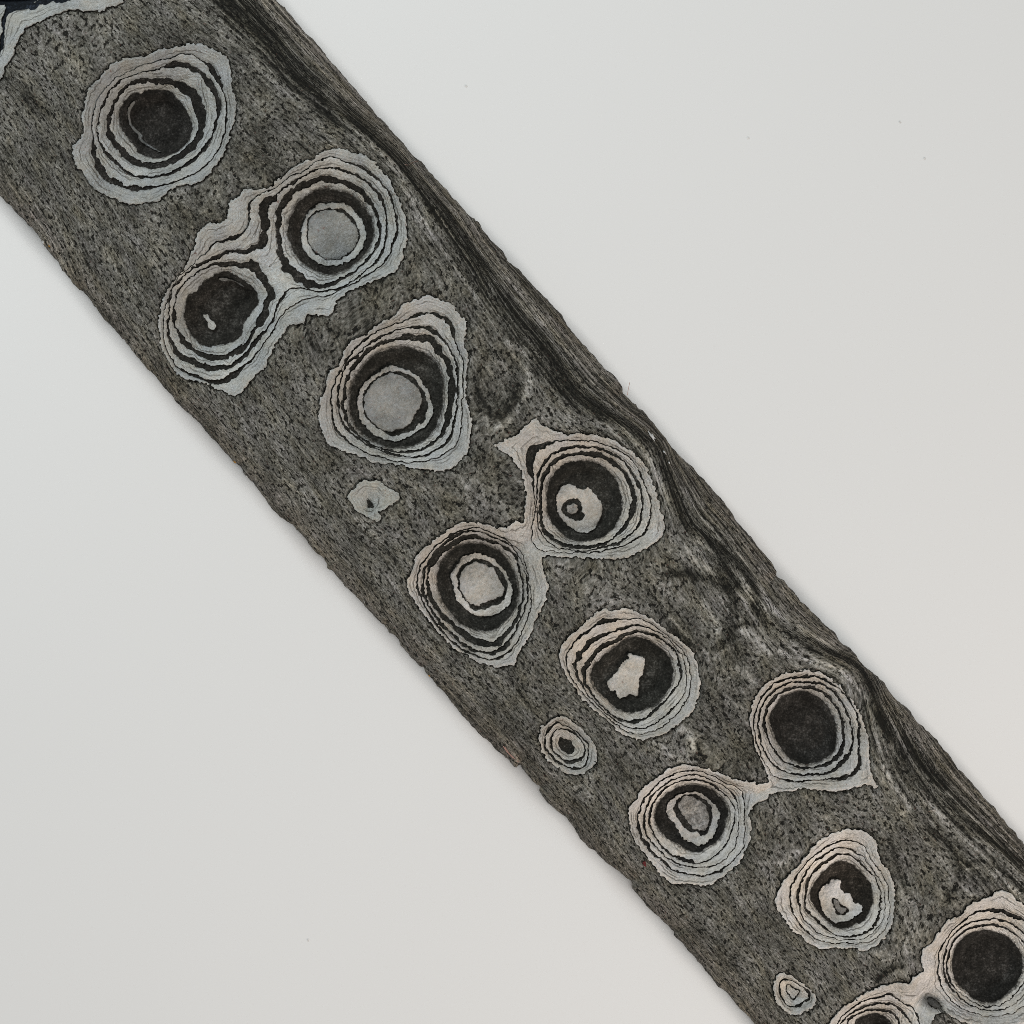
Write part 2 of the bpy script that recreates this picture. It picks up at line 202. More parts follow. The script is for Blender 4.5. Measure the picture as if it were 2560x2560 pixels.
# small twelfth
eye('small faint ring eye with a pale core, nearest the lower edge',
    N(P('G', '310,1490 400,1510 470,1560 530,1620 600,1660 620,1720 590,1790 520,1830 430,1860 370,1830 300,1760 260,1680 260,1580'),
      N(P('G', '350,1555,12 420,1560,4 500,1610,5 560,1670,12 560,1720,14 510,1765,16 440,1795,20 370,1765,14 320,1700,14 310,1630,14 320,1580,12'),
        N(P('G', '400,1605,6 440,1640,8 480,1660,6 470,1700,8 440,1735,16 400,1710,8 370,1660,6 370,1620,6')))),
    tint=(1.05, 1.02, 0.97), deep=(26, 4))

# thirteenth and fourteenth, cut by the frame
E13 = N(P('I', '1120,890,10 1150,820,10 1200,730,8 1260,650,8 1340,570,10 1430,505,16 1520,465,22 1620,455,30 1720,465,40 1820,500,40 1920,540,25 2010,620,14 2090,750,10 2140,900,8 2140,1050,8 2090,1200,8 2000,1330,6 1880,1430,6 1740,1475,6 1600,1480,6 1450,1450,6 1300,1380,6 1210,1290,8 1160,1200,14 1130,1110,22 1110,1040,16 1125,970,10'),
        N(P('I', '1190,880,12 1215,780,12 1270,700,12 1340,630,12 1430,585,14 1530,560,16 1640,550,14 1760,565,14 1850,610,12 1950,680,12 2030,790,12 2080,920,12 2080,1050,10 2030,1180,10 1950,1290,8 1830,1390,6 1700,1435,8 1560,1430,8 1440,1385,8 1330,1300,10 1250,1220,14 1200,1130,16 1180,1030,14 1180,950,12'),
          N(P('I', '1240,860,20 1280,770,20 1345,705,20 1430,650,22 1530,625,18 1650,615,16 1770,635,18 1860,690,12 1940,770,12 1990,870,12 2015,970,12 2000,1080,12 1950,1190,10 1860,1300,8 1760,1380,8 1640,1410,8 1540,1395,6 1440,1340,6 1340,1270,8 1260,1190,14 1220,1100,16 1215,1000,14 1225,930,20'),
            N(P('I', '1620,680 1730,710 1820,760 1900,850 1950,960 1940,1080 1880,1200 1790,1300 1690,1365 1580,1370 1470,1315 1380,1230 1310,1140 1280,1030 1290,920 1330,810 1410,730 1510,690'), hole=True, soft=14))))
E14 = N(P('I', '640,1270,16 720,1320,12 800,1370,10 880,1420,10 930,1520,8 930,1650,8 860,1790,8 700,1890,8 500,1910,8 300,1860,8 150,1740,8 120,1620,10 150,1510,10 240,1430,10 350,1355,10 470,1310,12 570,1290,14'),
        N(P('I', '600,1370,30 700,1390,22 790,1460,16 850,1560,14 840,1680,12 760,1780,12 600,1830,12 430,1820,12 280,1750,12 190,1640,14 175,1545,14 260,1470,16 380,1410,20 490,1370,25'),
          N(P('I', '580,1440,25 660,1460,25 730,1530,20 760,1630,16 700,1730,14 560,1770,14 420,1750,14 310,1680,16 260,1600,16 255,1535,20 340,1480,16 460,1440,22'),
            N(P('I', '520,1490 610,1520 670,1590 680,1670 600,1730 480,1730 390,1680 340,1610 350,1550 430,1510'), hole=True, soft=10))))
eye('pair of ring eyes merging at the near end, the larger with a broad black centre',
    N(P('I', '950,880 970,820 1060,740 1110,670 1180,570 1200,530 1250,540 1350,460 1400,400 1550,330 1640,300 1680,265 1750,260 1820,310 1900,370 1980,430 2080,520 2180,680 2250,850 2270,1000 2250,1150 2180,1300 2080,1430 1930,1530 1800,1570 1650,1580 1450,1560 1300,1510 1220,1460 1170,1430 1110,1440 1060,1470 1040,1550 1040,1620 1000,1750 900,1900 700,1990 480,2010 250,1960 80,1850 0,1700 40,1570 100,1480 180,1390 290,1320 400,1260 500,1200 640,1155 720,1150 830,1160 860,1100 930,1060 960,1000 940,930'),
      E13, E14, N(P('I', '1030,1330 1090,1340 1140,1385 1165,1430 1100,1425 1050,1390'), N(P('I', '1034,1333 1088,1344 1136,1386 1158,1424 1102,1421 1054,1388'), shade=0.22, worn=0.8), hole=True)),
    tint=WARM, core=(0.9, 0.88, 0.92))

# colour of the grey body: (points with half-width, strength); negative is darker
TONES = [
    # the long dark strata of the far edge and the light ones between them
    # (points with half width, strength)
    (P('S', '560,-10,40 620,50,38 680,110,34 740,190,36 800,240,34 860,290,28 930,345,22 990,400,18 1030,450,17 1080,510,20 1130,570,18 1195,670,20 1246,736,22 1312,816,24 1378,890,30 1437,975,34 1490,1015,30 1540,1045,20 1590,1075,18 1640,1120,17 1664,1183,16 1693,1249,14 1723,1307,16 1774,1351,16 1812,1405,24 1834,1456,24'), -0.25),
    (P('R', '280,215,9 330,270,12 370,320,16 400,400,17 400,440,15 450,490,17 520,540,19 620,590,24 720,620,24 790,700,24 830,790,26 880,880,30 950,960,28 1030,1040,24'), -0.24),
    (P('T', '200,180,14 250,250,16 320,360,20 360,460,30 440,560,30 560,660,22 640,740,24 760,800,22 910,900,22 1060,1030,22'), -0.20),
    (P('Q', '190,180,8 260,255,7 340,330,8 410,440,9 480,540,8 560,610,7 640,660,7 720,715,6'), 0.13),
    (P('Q', '60,60,10 150,130,9 240,225,7 330,315,5'), -0.10),
    (P('Q', '560,520,4 620,600,4 700,660,4 760,740,4'), -0.16),
    (P('Q', '0,60,16 60,130,16 110,200,14 170,270,10'), -0.12),
    (P('Q', '440,650,16 520,680,14 620,700,9 690,770,8 740,850,8 780,940,8'), 0.14),
    (P('Q', '230,400,9 280,430,12 300,500,12 300,570,12 250,650,14 190,690,14 140,650,9'), 0.17),
    (P('Q', '165,430,14 215,450,18 250,500,18 258,570,18 235,640,18 180,655,14 135,600,13 130,510,12 165,430,12'), -0.15),
    (P('Q', '140,790,24 210,860,30 250,940,28'), -0.10),
    (P('Q', '330,690,5 380,700,6 440,715,5 520,715,4'), -0.22),
    (P('Q', '60,860,24 90,885,24'), 0.10),
    (P('Q', '830,900,6 870,980,6 930,1040,6'), 0.10),
    (P('R', '190,200,8 270,265,8 340,335,10 385,405,8'), 0.14),
    (P('R', '250,190,7 330,255,8 400,345,9 440,425,9 500,480,9 590,535,8 680,580,7'), 0.15),
    (P('R', '210,120,6 300,210,6 380,290,6 440,370,6 520,440,5'), -0.10),
    (P('R', '60,150,14 120,230,20 190,290,20 240,295,12'), 0.12),
    (P('R', '450,575,8 530,605,8 620,622,7 700,665,7 760,735,7 800,830,7 812,920,8 850,1010,8'), 0.15),
    (P('R', '480,560,3 530,597,4 580,606,4'), -0.28),
    (P('R', '640,640,4 710,690,5 770,770,5 790,850,5'), -0.14),
    (P('R', '80,325,15 160,320,18 240,340,18 300,388,22 322,450,20 300,535,20 255,580,16'), -0.17),
    (P('R', '40,380,15 70,450,17 130,530,18 200,565,15'), -0.13),
    (P('R', '150,410,24 210,440,30 250,500,24'), 0.09),
    (P('R', '350,510,12 400,540,19 440,590,14'), 0.19),
    (P('R', '310,650,13 350,650,16 390,690,12'), 0.13),
    (P('R', '100,470,7 190,560,7 250,600,9 290,580,6'), 0.13),
    (P('R', '330,500,7 360,490,7 400,500,5'), -0.22),
    (P('R', '200,700,28 260,780,38 330,850,38 400,960,24'), -0.08),
    (P('R', '190,890,5 212,955,7 180,945,7'), -0.26),
    (P('R', '140,850,13 180,880,14 185,920,9'), 0.24),
    (P('T', '230,130,8 290,230,9 340,330,10 390,430,11 480,530,11 560,600,10 680,700,10 800,810,9 910,880,9 1040,1000,9'), 0.16),
    (P('T', '240,430,6 290,500,7 350,590,8 392,655,10 350,680,9'), 0.17),
    (P('T', '215,330,5 240,400,5 290,470,5 350,560,5 400,640,5'), -0.16),
    (P('T', '560,610,4 640,655,4 740,745,4 840,835,4'), -0.22),
    (P('T', '480,760,14 560,810,16 600,890,16 620,950,16 600,1010,18 560,1070,16'), -0.15),
    (P('T', '330,740,11 300,800,12 325,870,12 340,960,12 400,1060,14'), -0.14),
    (P('T', '650,935,5 710,928,6 790,970,6 890,1045,6'), 0.16),
    (P('T', '660,905,8 720,895,9 800,935,9 910,1020,9'), -0.18),
    (P('T', '60,590,12 130,650,14 210,720,12'), 0.09),
    (P('S', '820,230,14 880,330,14 960,390,13 1010,450,13 1060,560,12 1120,640,12'), 0.12),
    (P('S', '700,90,9 790,170,9 870,245,9 960,335,8 1060,445,8 1150,545,8'), 0.08),
    (P('S', '1945,2160,9 1970,2145,12 2000,2130,8'), 0.20),
    (P('S', '2150,2378,10 2190,2385,14 2225,2395,12'), 0.14),
    (P('S', '2230,2430,18 2290,2420,14'), 0.12),
    (P('S', '300,980,30 360,1060,30 500,1180,30'), 0.02),
    (P('S', '60,240,14 100,270,20 120,285,14'), -0.14),
    (P('S', '1000,1210,10 1050,1260,12 1075,1290,10'), -0.10),
    (P('S', '2195,2450,8 2230,2420,8 2260,2415,6'), -0.25),
    (P('S', '2060,2490,8 2130,2450,8 2200,2440,8'), -0.10),
    (P('S', '1770,1830,8 1740,1890,10 1790,1960,14 1850,1960,10'), -0.10),
    (P('S', '650,330,24 690,380,30 700,440,24'), -0.08),
    (P('S', '330,130,30 400,100,34 480,120,30'), -0.05),
    (P('E', '1060,1260,14 1150,1300,16 1230,1380,14 1330,1400,12 1450,1385,16 1500,1420,10'), 0.13),
    (P('S', '1130,1470,10 1160,1500,9'), 0.08),
]
GHOSTS = [(1245, 965, 55, 80), (1755, 1515, 95, 75), (2310, 2160, 70, 95)]
# ---------------------------------------------------------------- numeric helpers
F32 = np.float32

def _hash(ix, iy, seed):
    h = (ix.astype(np.int64) * 374761393 + iy.astype(np.int64) * 668265263 + seed * 974634777) & 0xFFFFFFFF
    h = ((h ^ (h >> 13)) * 1274126177) & 0xFFFFFFFF
    h = h ^ (h >> 16)
    return (h & 0xFFFFFF).astype(F32) / F32(0xFFFFFF)

def noise(x, y, seed):
    """smooth value noise, -1..1"""
    fx, fy = np.floor(x), np.floor(y)
    ix, iy = fx.astype(np.int64), fy.astype(np.int64)
    u, v = (x - fx).astype(F32), (y - fy).astype(F32)
    u, v = u * u * (3 - 2 * u), v * v * (3 - 2 * v)
    a, b = _hash(ix, iy, seed), _hash(ix + 1, iy, seed)
    c, d = _hash(ix, iy + 1, seed), _hash(ix + 1, iy + 1, seed)
    return ((a + (b - a) * u) + ((c + (d - c) * u) - (a + (b - a) * u)) * v) * 2 - 1

def spline(pts, sub=4, closed=True):
    """Catmull-Rom through (x, y, w)"""
    p = np.array(pts, dtype=float)
    n = len(p)
    out = []
    for i in range(n if closed else n - 1):
        if closed:
            a, b, c, d = p[i - 1], p[i], p[(i + 1) % n], p[(i + 2) % n]
        else:
            a, b, c, d = p[max(i - 1, 0)], p[i], p[i + 1], p[min(i + 2, n - 1)]
        for k in range(sub):
            t = k / sub
            out.append(0.5 * (2 * b + (c - a) * t + (2 * a - 5 * b + 4 * c - d) * t * t + (3 * b - a - 3 * c + d) * t ** 3))
    if not closed:
        out.append(p[-1])
    out = np.array(out)
    out[:, 2] = np.maximum(out[:, 2], 0)
    return out

def sdf(q, X, Y, closed=True):
    """distance to the line q (negative inside when closed) and the width of its nearest point"""
    best = np.full(X.shape, 1e12, F32)
    wid = np.zeros(X.shape, F32)
    inside = np.zeros(X.shape, bool)
    n = len(q)
    for i in range(n if closed else n - 1):
        ax, ay, aw = (F32(v) for v in q[i])
        bx, by, bw = (F32(v) for v in q[(i + 1) % n])
        dx, dy = bx - ax, by - ay
        l2 = dx * dx + dy * dy
        if l2 < 1e-9:
            continue
        px, py = X - ax, Y - ay
        t = np.clip((px * dx + py * dy) / l2, 0, 1)
        ex, ey = px - t * dx, py - t * dy
        d = ex * ex + ey * ey
        m = d < best
        best = np.where(m, d, best)
        wid = np.where(m, aw + (bw - aw) * t, wid)
        if closed and ay != by:
            inside ^= ((ay > Y) != (by > Y)) & (px < dx * py / dy)
    d = np.sqrt(best)
    return (np.where(inside, -d, d) if closed else d), wid

def sstep(a, b, x):
    t = np.clip((x - a) / (b - a), 0, 1)
    return t * t * (3 - 2 * t)

def lift(x, y, z):
    """drawing units -> metres, plank axes"""
    return np.stack([(x - 1280) * S, (1280 - y) * S, z * S], -1)

def mesh_from(name, verts, quads, material, parent, attrs=None, smooth=True):
    me = bpy.data.meshes.new(name)
    nv, nf = len(verts), len(quads)
    me.vertices.add(nv)
    me.vertices.foreach_set('co', np.ascontiguousarray(verts, F32).ravel())
    me.loops.add(nf * 4)
    me.loops.foreach_set('vertex_index', np.ascontiguousarray(quads, np.int32).ravel())
    me.polygons.add(nf)
    me.polygons.foreach_set('loop_start', np.arange(0, nf * 4, 4, dtype=np.int32))
    me.polygons.foreach_set('use_smooth', np.full(nf, smooth))
    me.update(calc_edges=True)
    me.validate()
    for k, v in (attrs or {}).items():
        at = me.attributes.new(k, 'FLOAT', 'POINT')
        if len(at.data) == len(v):
            at.data.foreach_set('value', np.ascontiguousarray(v, F32))
    me.materials.append(material)
    o = bpy.data.objects.new(name, me)
    scene.collection.objects.link(o)
    if parent is not None:
        o.parent = parent
    return o

def boundary(quads):
    e = np.concatenate([quads[:, [0, 1]], quads[:, [1, 2]], quads[:, [2, 3]], quads[:, [3, 0]]])
    nv = int(quads.max()) + 1
    key = e.min(1).astype(np.int64) * nv + e.max(1)
    u, idx, cnt = np.unique(key, return_index=True, return_counts=True)
    return e[idx[cnt == 1]]

def cells(f, X, Y, step):
    """quads of the grid where f < 0, their outer corners drawn onto f = 0.
    returns vertex ids in the grid, moved x, y and quads"""
    ins = f < 0
    any_in = ins[:-1, :-1] | ins[1:, :-1] | ins[:-1, 1:] | ins[1:, 1:]
    if not any_in.any():
        return None
    H, W = f.shape
    idx = np.arange(H * W).reshape(H, W)
    q = np.stack([idx[1:, :-1], idx[1:, 1:], idx[:-1, 1:], idx[:-1, :-1]], -1)[any_in]
    gy, gx = np.gradient(f, step)
    g2 = gx * gx + gy * gy + 0.05
    mv = np.where(ins, 0, f) / g2
    mx, my = np.clip(mv * gx, -1.2 * step, 1.2 * step), np.clip(mv * gy, -1.2 * step, 1.2 * step)
    used, inv = np.unique(q.ravel(), return_inverse=True)
    return used, (X - mx).ravel()[used], (Y - my).ravel()[used], inv.reshape(-1, 4).astype(np.int64)

def plate(name, f, X, Y, step, zf, thick, material, parent, attrs):
    """a thin plate over f < 0 with its top at zf and its cut edge going down by thick"""
    r = cells(f, X, Y, step)
    if r is None or len(r[3]) < 3:
        return None
    used, x, y, q = r
    z = zf.ravel()[used]
    at = {k: v.ravel()[used] for k, v in attrs.items()}
    at['cut'] = np.zeros(len(used), F32)
    b = boundary(q)
    bv = np.unique(b)
    n0 = len(used)
    low = np.full(n0, -1)
    low[bv] = n0 + np.arange(len(bv))
    rim = np.full(n0, -1)
    rim[bv] = n0 + len(bv) + np.arange(len(bv))
    x2 = np.concatenate([x, x[bv], x[bv]])
    y2 = np.concatenate([y, y[bv], y[bv]])
    z2 = np.concatenate([z, z[bv] - thick, z[bv]])
    walls = np.stack([rim[b[:, 1]], rim[b[:, 0]], low[b[:, 0]], low[b[:, 1]]], -1)
    for k in at:
        at[k] = np.concatenate([at[k], at[k][bv], at[k][bv]])
    at['cut'][n0:] = 1
    return mesh_from(name, lift(x2, y2, z2), np.concatenate([q, walls]), material, parent, at)

# ---------------------------------------------------------------- materials
def new_mat(name):
    m = bpy.data.materials.new(name)
    m.use_nodes = True
    nt = m.node_tree
    nt.nodes.clear()
    return m, nt

class G:
    """small node-graph writer"""
    def __init__(self, nt):
        self.nt = nt
    def n(self, t, **kw):
        nd = self.nt.nodes.new(t)
        for k, v in kw.items():
            setattr(nd, k, v)
        return nd
    def put(self, sock, v):
        if hasattr(v, 'is_linked') or isinstance(v, bpy.types.NodeSocket):
            self.nt.links.new(v, sock)
        else:
            sock.default_value = v
    def attr(self, name):
        return self.n('ShaderNodeAttribute', attribute_name=name).outputs['Fac']
    def m(self, op, a, b=0.0, c=0.0, clamp=False):
        nd = self.n('ShaderNodeMath', operation=op, use_clamp=clamp)
        self.put(nd.inputs[0], a); self.put(nd.inputs[1], b); self.put(nd.inputs[2], c)
        return nd.outputs[0]
    def vec(self, x, y, z=0.0):
        nd = self.n('ShaderNodeCombineXYZ')
        self.put(nd.inputs[0], x); self.put(nd.inputs[1], y); self.put(nd.inputs[2], z)
        return nd.outputs[0]
    def noise(self, v, scale=1.0, detail=2.0, rough=0.5, out='Fac'):
        nd = self.n('ShaderNodeTexNoise')
        self.put(nd.inputs['Vector'], v)
        nd.inputs['Scale'].default_value = scale
        nd.inputs['Detail'].default_value = detail
        nd.inputs['Roughness'].default_value = rough
        return nd.outputs[out]
    def rng(self, v, a, b, c=0.0, d=1.0):
        nd = self.n('ShaderNodeMapRange', interpolation_type='SMOOTHSTEP')
        self.put(nd.inputs[0], v)
        for i, k in enumerate((a, b, c, d)):
            nd.inputs[i + 1].default_value = k
        return nd.outputs[0]
    def ramp(self, v, stops):
        nd = self.n('ShaderNodeValToRGB')
        el = nd.color_ramp.elements
        while len(el) < len(stops):
            el.new(0.5)
        for e, (p, c) in zip(el, stops):
            e.position = p
            e.color = (*c, 1) if len(c) == 3 else c
        self.put(nd.inputs[0], v)
        return nd.outputs[0]
    def mix(self, f, a, b, blend='MIX'):
        nd = self.n('ShaderNodeMix', data_type='RGBA', blend_type=blend)
        self.put(nd.inputs[0], f)
        self.put(nd.inputs[6], a if not isinstance(a, tuple) else (*a, 1))
        self.put(nd.inputs[7], b if not isinstance(b, tuple) else (*b, 1))
        return nd.outputs[2]
    def finish(self, col, height, bump=0.5, dist=3e-4, rough=0.8, spec=0.25):
        bs = self.n('ShaderNodeBsdfPrincipled')
        self.put(bs.inputs['Base Color'], col)
        self.put(bs.inputs['Roughness'], rough)
        bs.inputs['Specular IOR Level'].default_value = spec
        if height is not None:
            bp = self.n('ShaderNodeBump')
            bp.inputs['Strength'].default_value = bump
            bp.inputs['Distance'].default_value = dist
            self.put(bp.inputs['Height'], height)
            self.nt.links.new(bp.outputs[0], bs.inputs['Normal'])
        out = self.n('ShaderNodeOutputMaterial')
        self.nt.links.new(bs.outputs[0], out.inputs[0])
    def place(self, k=1e4):
        tc = self.n('ShaderNodeTexCoord')
        sc = self.n('ShaderNodeVectorMath', operation='SCALE')
        self.nt.links.new(tc.outputs['Object'], sc.inputs[0])
        sc.inputs['Scale'].default_value = k
        return sc.outputs[0]

def body_material():
    m, nt = new_mat('grey_fibre')
    g = G(nt)
    u, v = g.attr('flow_u'), g.attr('flow_v')
    tone, edge = g.attr('tone'), g.attr('edge')
    def st(lu, lv, z):
        return g.vec(g.m('DIVIDE', u, lu), g.m('DIVIDE', v, lv), z)
    pit = g.noise(st(15.0, 7.5, 0.0), 1.0, 4.0, 0.65)
    fib = g.noise(st(48.0, 5.0, 3.1), 1.0, 3.0, 0.6)
    lay = g.noise(st(520.0, 13.0, 7.7), 1.0, 4.0, 0.65)
    mot = g.noise(st(130.0, 60.0, 5.3), 1.0, 4.0, 0.6)
    grain = g.noise(st(7.5, 4.2, 9.9), 1.0, 3.0, 0.75)
    wear = g.noise(st(38.0, 18.0, 12.3), 1.0, 5.0, 0.72)
    # strata show more towards the two edges
    k_lay = g.m('MULTIPLY', g.rng(edge, 60.0, 260.0, 1.0, 0.34), g.rng(v, -60.0, 160.0, 0.5, 1.0))
    val = g.m('ADD', 0.445, g.m('MULTIPLY', g.m('SUBTRACT', lay, 0.5), k_lay))
    val = g.m('MULTIPLY_ADD', g.m('SUBTRACT', fib, 0.5), 0.62, val)
    val = g.m('MULTIPLY_ADD', g.m('SUBTRACT', mot, 0.5), 0.72, val)
    val = g.m('MULTIPLY_ADD', g.m('SUBTRACT', wear, 0.5), 0.60, val)
    val = g.m('MULTIPLY_ADD', g.m('SUBTRACT', grain, 0.5), 1.25, val)
    lay2 = g.noise(st(760.0, 8.5, 17.7), 1.0, 3.0, 0.65)
    val = g.m('MULTIPLY_ADD', g.m('SUBTRACT', lay2, 0.5), g.m('MULTIPLY', g.rng(edge, 60.0, 270.0, 1.35, 0.0), g.rng(v, -60.0, 160.0, 0.22, 1.0)), val)
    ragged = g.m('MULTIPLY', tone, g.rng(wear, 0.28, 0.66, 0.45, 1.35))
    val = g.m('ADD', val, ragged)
    thr = g.m('MULTIPLY_ADD', g.m('SUBTRACT', mot, 0.5), -0.16, pit)
    hole = g.rng(thr, 0.36, 0.46, 1.0, 0.0)
    val = g.m('MULTIPLY_ADD', hole, -0.50, val)
    col = g.ramp(val, [(0.0, (0.008, 0.008, 0.006)), (0.20, (0.030, 0.029, 0.023)), (0.42, (0.115, 0.112, 0.097)),
                       (0.60, (0.215, 0.210, 0.190)), (0.82, (0.40, 0.39, 0.365)), (1.0, (0.54, 0.53, 0.50))])
    hue = g.noise(st(95.0, 38.0, 21.0), 1.0, 3.0, 0.6)
    tinted = g.ramp(hue, [(0.30, (0.97, 0.965, 1.03)), (0.5, (1.0, 1.0, 1.0)), (0.70, (1.05, 1.01, 0.90))])
    col = g.mix(1.0, col, tinted, 'MULTIPLY')
    col = g.mix(1.0, col, (0.985, 0.98, 0.945), 'MULTIPLY')
    brown = g.m('MULTIPLY', g.rng(edge, 4.0, 80.0, 0.55, 0.0), g.rng(fib, 0.3, 0.65, 0.5, 1.0))
    col = g.mix(brown, col, g.mix(1.0, col, (1.04, 0.90, 0.80), 'MULTIPLY'))
    red = g.noise(st(9.0, 6.0, 31.0), 1.0, 1.0, 0.5)
    redk = g.m('MULTIPLY', g.rng(red, 0.70, 0.76), g.rng(edge, 0.0, 70.0, 0.75, 0.38))
    col = g.mix(redk, col, (0.085, 0.028, 0.020))
    h = g.m('MULTIPLY_ADD', hole, -0.7, g.m('ADD', g.m('MULTIPLY', grain, 0.8), g.m('MULTIPLY', fib, 0.8)))
    g.finish(col, h, 0.8, 5.0e-4, 0.82, 0.22)
    return m

def pale_material():
    m, nt = new_mat('pale_layer')
    g = G(nt)
    p = g.place()
    d, rim, cut = g.attr('ring'), g.attr('rim'), g.attr('cut')
    sep = g.n('ShaderNodeSeparateXYZ')
    nt.links.new(p, sep.inputs[0])
    p_x, p_y = sep.outputs[0], sep.outputs[1]
    n1 = g.noise(p, 0.055, 4.0, 0.6)
    n2 = g.noise(p, 0.17, 3.0, 0.66)
    n3 = g.noise(p, 0.012, 3.0, 0.5)
    dd = g.m('MULTIPLY_ADD', g.m('SUBTRACT', n1, 0.5), 7.0, d)
    strata = g.noise(g.vec(g.m('MULTIPLY', dd, 0.28), n3, 0.0), 1.0, 2.0, 0.6)
    val = g.m('MULTIPLY_ADD', g.m('SUBTRACT', n1, 0.5), 0.40, 0.5)
    val = g.m('MULTIPLY_ADD', g.m('SUBTRACT', n2, 0.5), 0.85, val)
    val = g.m('MULTIPLY_ADD', g.m('SUBTRACT', strata, 0.5), 0.75, val)
    val = g.m('MULTIPLY_ADD', g.m('SUBTRACT', n3, 0.5), 0.75, g.m('SUBTRACT', val, 0.03))
    col = g.ramp(val, [(0.0, (0.16, 0.155, 0.132)), (0.28, (0.37, 0.366, 0.335)), (0.5, (0.50, 0.497, 0.467)), (0.75, (0.64, 0.637, 0.610)), (1.0, (0.78, 0.777, 0.755))])
    hue = g.ramp(g.noise(p, 0.02, 3.0, 0.6), [(0.34, (0.955, 0.98, 1.04)), (0.52, (1.0, 1.0, 1.0)), (0.68, (1.05, 1.0, 0.94))])
    col = g.mix(1.0, col, hue, 'MULTIPLY')
    oi = g.n('ShaderNodeObjectInfo')
    col = g.mix(1.0, col, oi.outputs['Color'], 'MULTIPLY')
    crack = g.m('MULTIPLY', g.rng(strata, 0.29, 0.37, 1.0, 0.0), g.rng(n1, 0.36, 0.55, 0.2, 0.9))
    col = g.mix(crack, col, (0.060, 0.050, 0.034))
    # hairline partings between the leaves of one band
    fr, sp_ = g.attr('frac'), g.attr('span')
    for k_, (f0, need) in enumerate(((0.30, 15.0), (0.55, 9.0), (0.78, 24.0))):
        off = g.m('MULTIPLY', g.m('SUBTRACT', g.noise(p, 0.085, 3.0, 0.65), 0.5), 4.5)
        off = g.m('ADD', off, g.m('MULTIPLY', g.m('SUBTRACT', g.noise(g.vec(d, k_ * 7.0, 3.0), 0.02, 1.0, 0.5), 0.5), 6.0))
        px = g.m('ABSOLUTE', g.m('ADD', g.m('MULTIPLY', g.m('SUBTRACT', fr, f0), sp_), off))
        gate = g.m('MULTIPLY', g.rng(g.noise(g.vec(g.m('ADD', g.m('MULTIPLY', p_x, 0.011), k_ * 5.3), g.m('MULTIPLY', p_y, 0.011), 0.0), 1.0, 2.0, 0.5), 0.47, 0.60), g.rng(sp_, need, need + 6.0))
        line = g.m('MULTIPLY', g.rng(px, 0.6, 2.2, 0.72, 0.0), gate)
        col = g.mix(line, col, (0.050, 0.043, 0.030))
    # dark layer worn through where the band thins out towards the centre
    sp = g.m('MULTIPLY_ADD', g.m('SUBTRACT', n2, 0.5), 1.1, g.m('MULTIPLY', g.m('SUBTRACT', n1, 0.5), 0.9))
    worn = g.rng(g.m('ADD', rim, sp), 0.05, 0.95, 1.0, 0.0)
    col = g.mix(worn, col, (0.030, 0.027, 0.021))
    red = g.noise(p, 0.115, 1.0, 0.5)
    col = g.mix(g.rng(red, 0.735, 0.775, 0.0, 0.55), col, (0.13, 0.040, 0.022))
    h = g.m('ADD', n2, g.m('MULTIPLY', strata, 0.9))
    g.finish(col, h, 0.75, 5e-4, 0.40, 0.55)
    return m

def dark_material():
    m, nt = new_mat('dark_layer')
    g = G(nt)
    p = g.place()
    n1 = g.noise(p, 0.06, 4.0, 0.65)
    n2 = g.noise(p, 0.21, 3.0, 0.75)
    n3 = g.noise(p, 0.016, 2.0, 0.5)
    val = g.m('MULTIPLY_ADD', g.m('SUBTRACT', n2, 0.5), 1.6, 0.47)
    val = g.m('MULTIPLY_ADD', g.m('SUBTRACT', n1, 0.5), 0.95, val)
    val = g.m('MULTIPLY_ADD', g.m('SUBTRACT', n3, 0.5), 0.60, g.m('SUBTRACT', val, 0.02))
    val = g.m('ADD', val, g.m('MULTIPLY', g.rng(g.attr('core'), 0.0, 30.0), 0.06))
    col = g.ramp(val, [(0.0, (0.005, 0.005, 0.004)), (0.4, (0.017, 0.0165, 0.0135)), (0.65, (0.036, 0.0345, 0.029)), (1.0, (0.13, 0.127, 0.112))])
    oi = g.n('ShaderNodeObjectInfo')
    col = g.mix(1.0, col, oi.outputs['Color'], 'MULTIPLY')
    g.finish(col, g.m('ADD', n2, n1), 0.5, 3e-4, 0.9, 0.15)
    return m

def table_material():
    m, nt = new_mat('white_board')
    g = G(nt)
    p = g.place(1.0)
    n = g.noise(p, 5.0, 3.0, 0.5)
    col = g.ramp(n, [(0.3, (0.764, 0.768, 0.748)), (0.7, (0.776, 0.780, 0.761))])
    g.finish(col, None, rough=0.6, spec=0.2)
    return m

def flat_material(name, col, rough=0.6):
    m, nt = new_mat(name)
    g = G(nt)
    n = g.noise(g.place(), 0.2, 2.0, 0.6)
    c = g.mix(g.rng(n, 0.3, 0.7, 0.0, 1.0), tuple(a * 0.75 for a in col), tuple(min(1, a * 1.15) for a in col))
    g.finish(c, n, 0.3, 2e-4, rough, 0.3)
    return m

MAT_BODY, MAT_PALE, MAT_DARK = body_material(), pale_material(), dark_material()

# ---------------------------------------------------------------- table
def slab(name, x0, y0, x1, y1, z0, z1, material):
    v = [(x0, y0, z0), (x1, y0, z0), (x1, y1, z0), (x0, y1, z0), (x0, y0, z1), (x1, y0, z1), (x1, y1, z1), (x0, y1, z1)]
    f = [(3, 2, 1, 0), (4, 5, 6, 7), (0, 1, 5, 4), (1, 2, 6, 5), (2, 3, 7, 6), (3, 0, 4, 7)]
    me = bpy.data.meshes.new(name)
    me.from_pydata(v, [], f)
    me.materials.append(material)
    o = bpy.data.objects.new(name, me)
    scene.collection.objects.link(o)
    return o

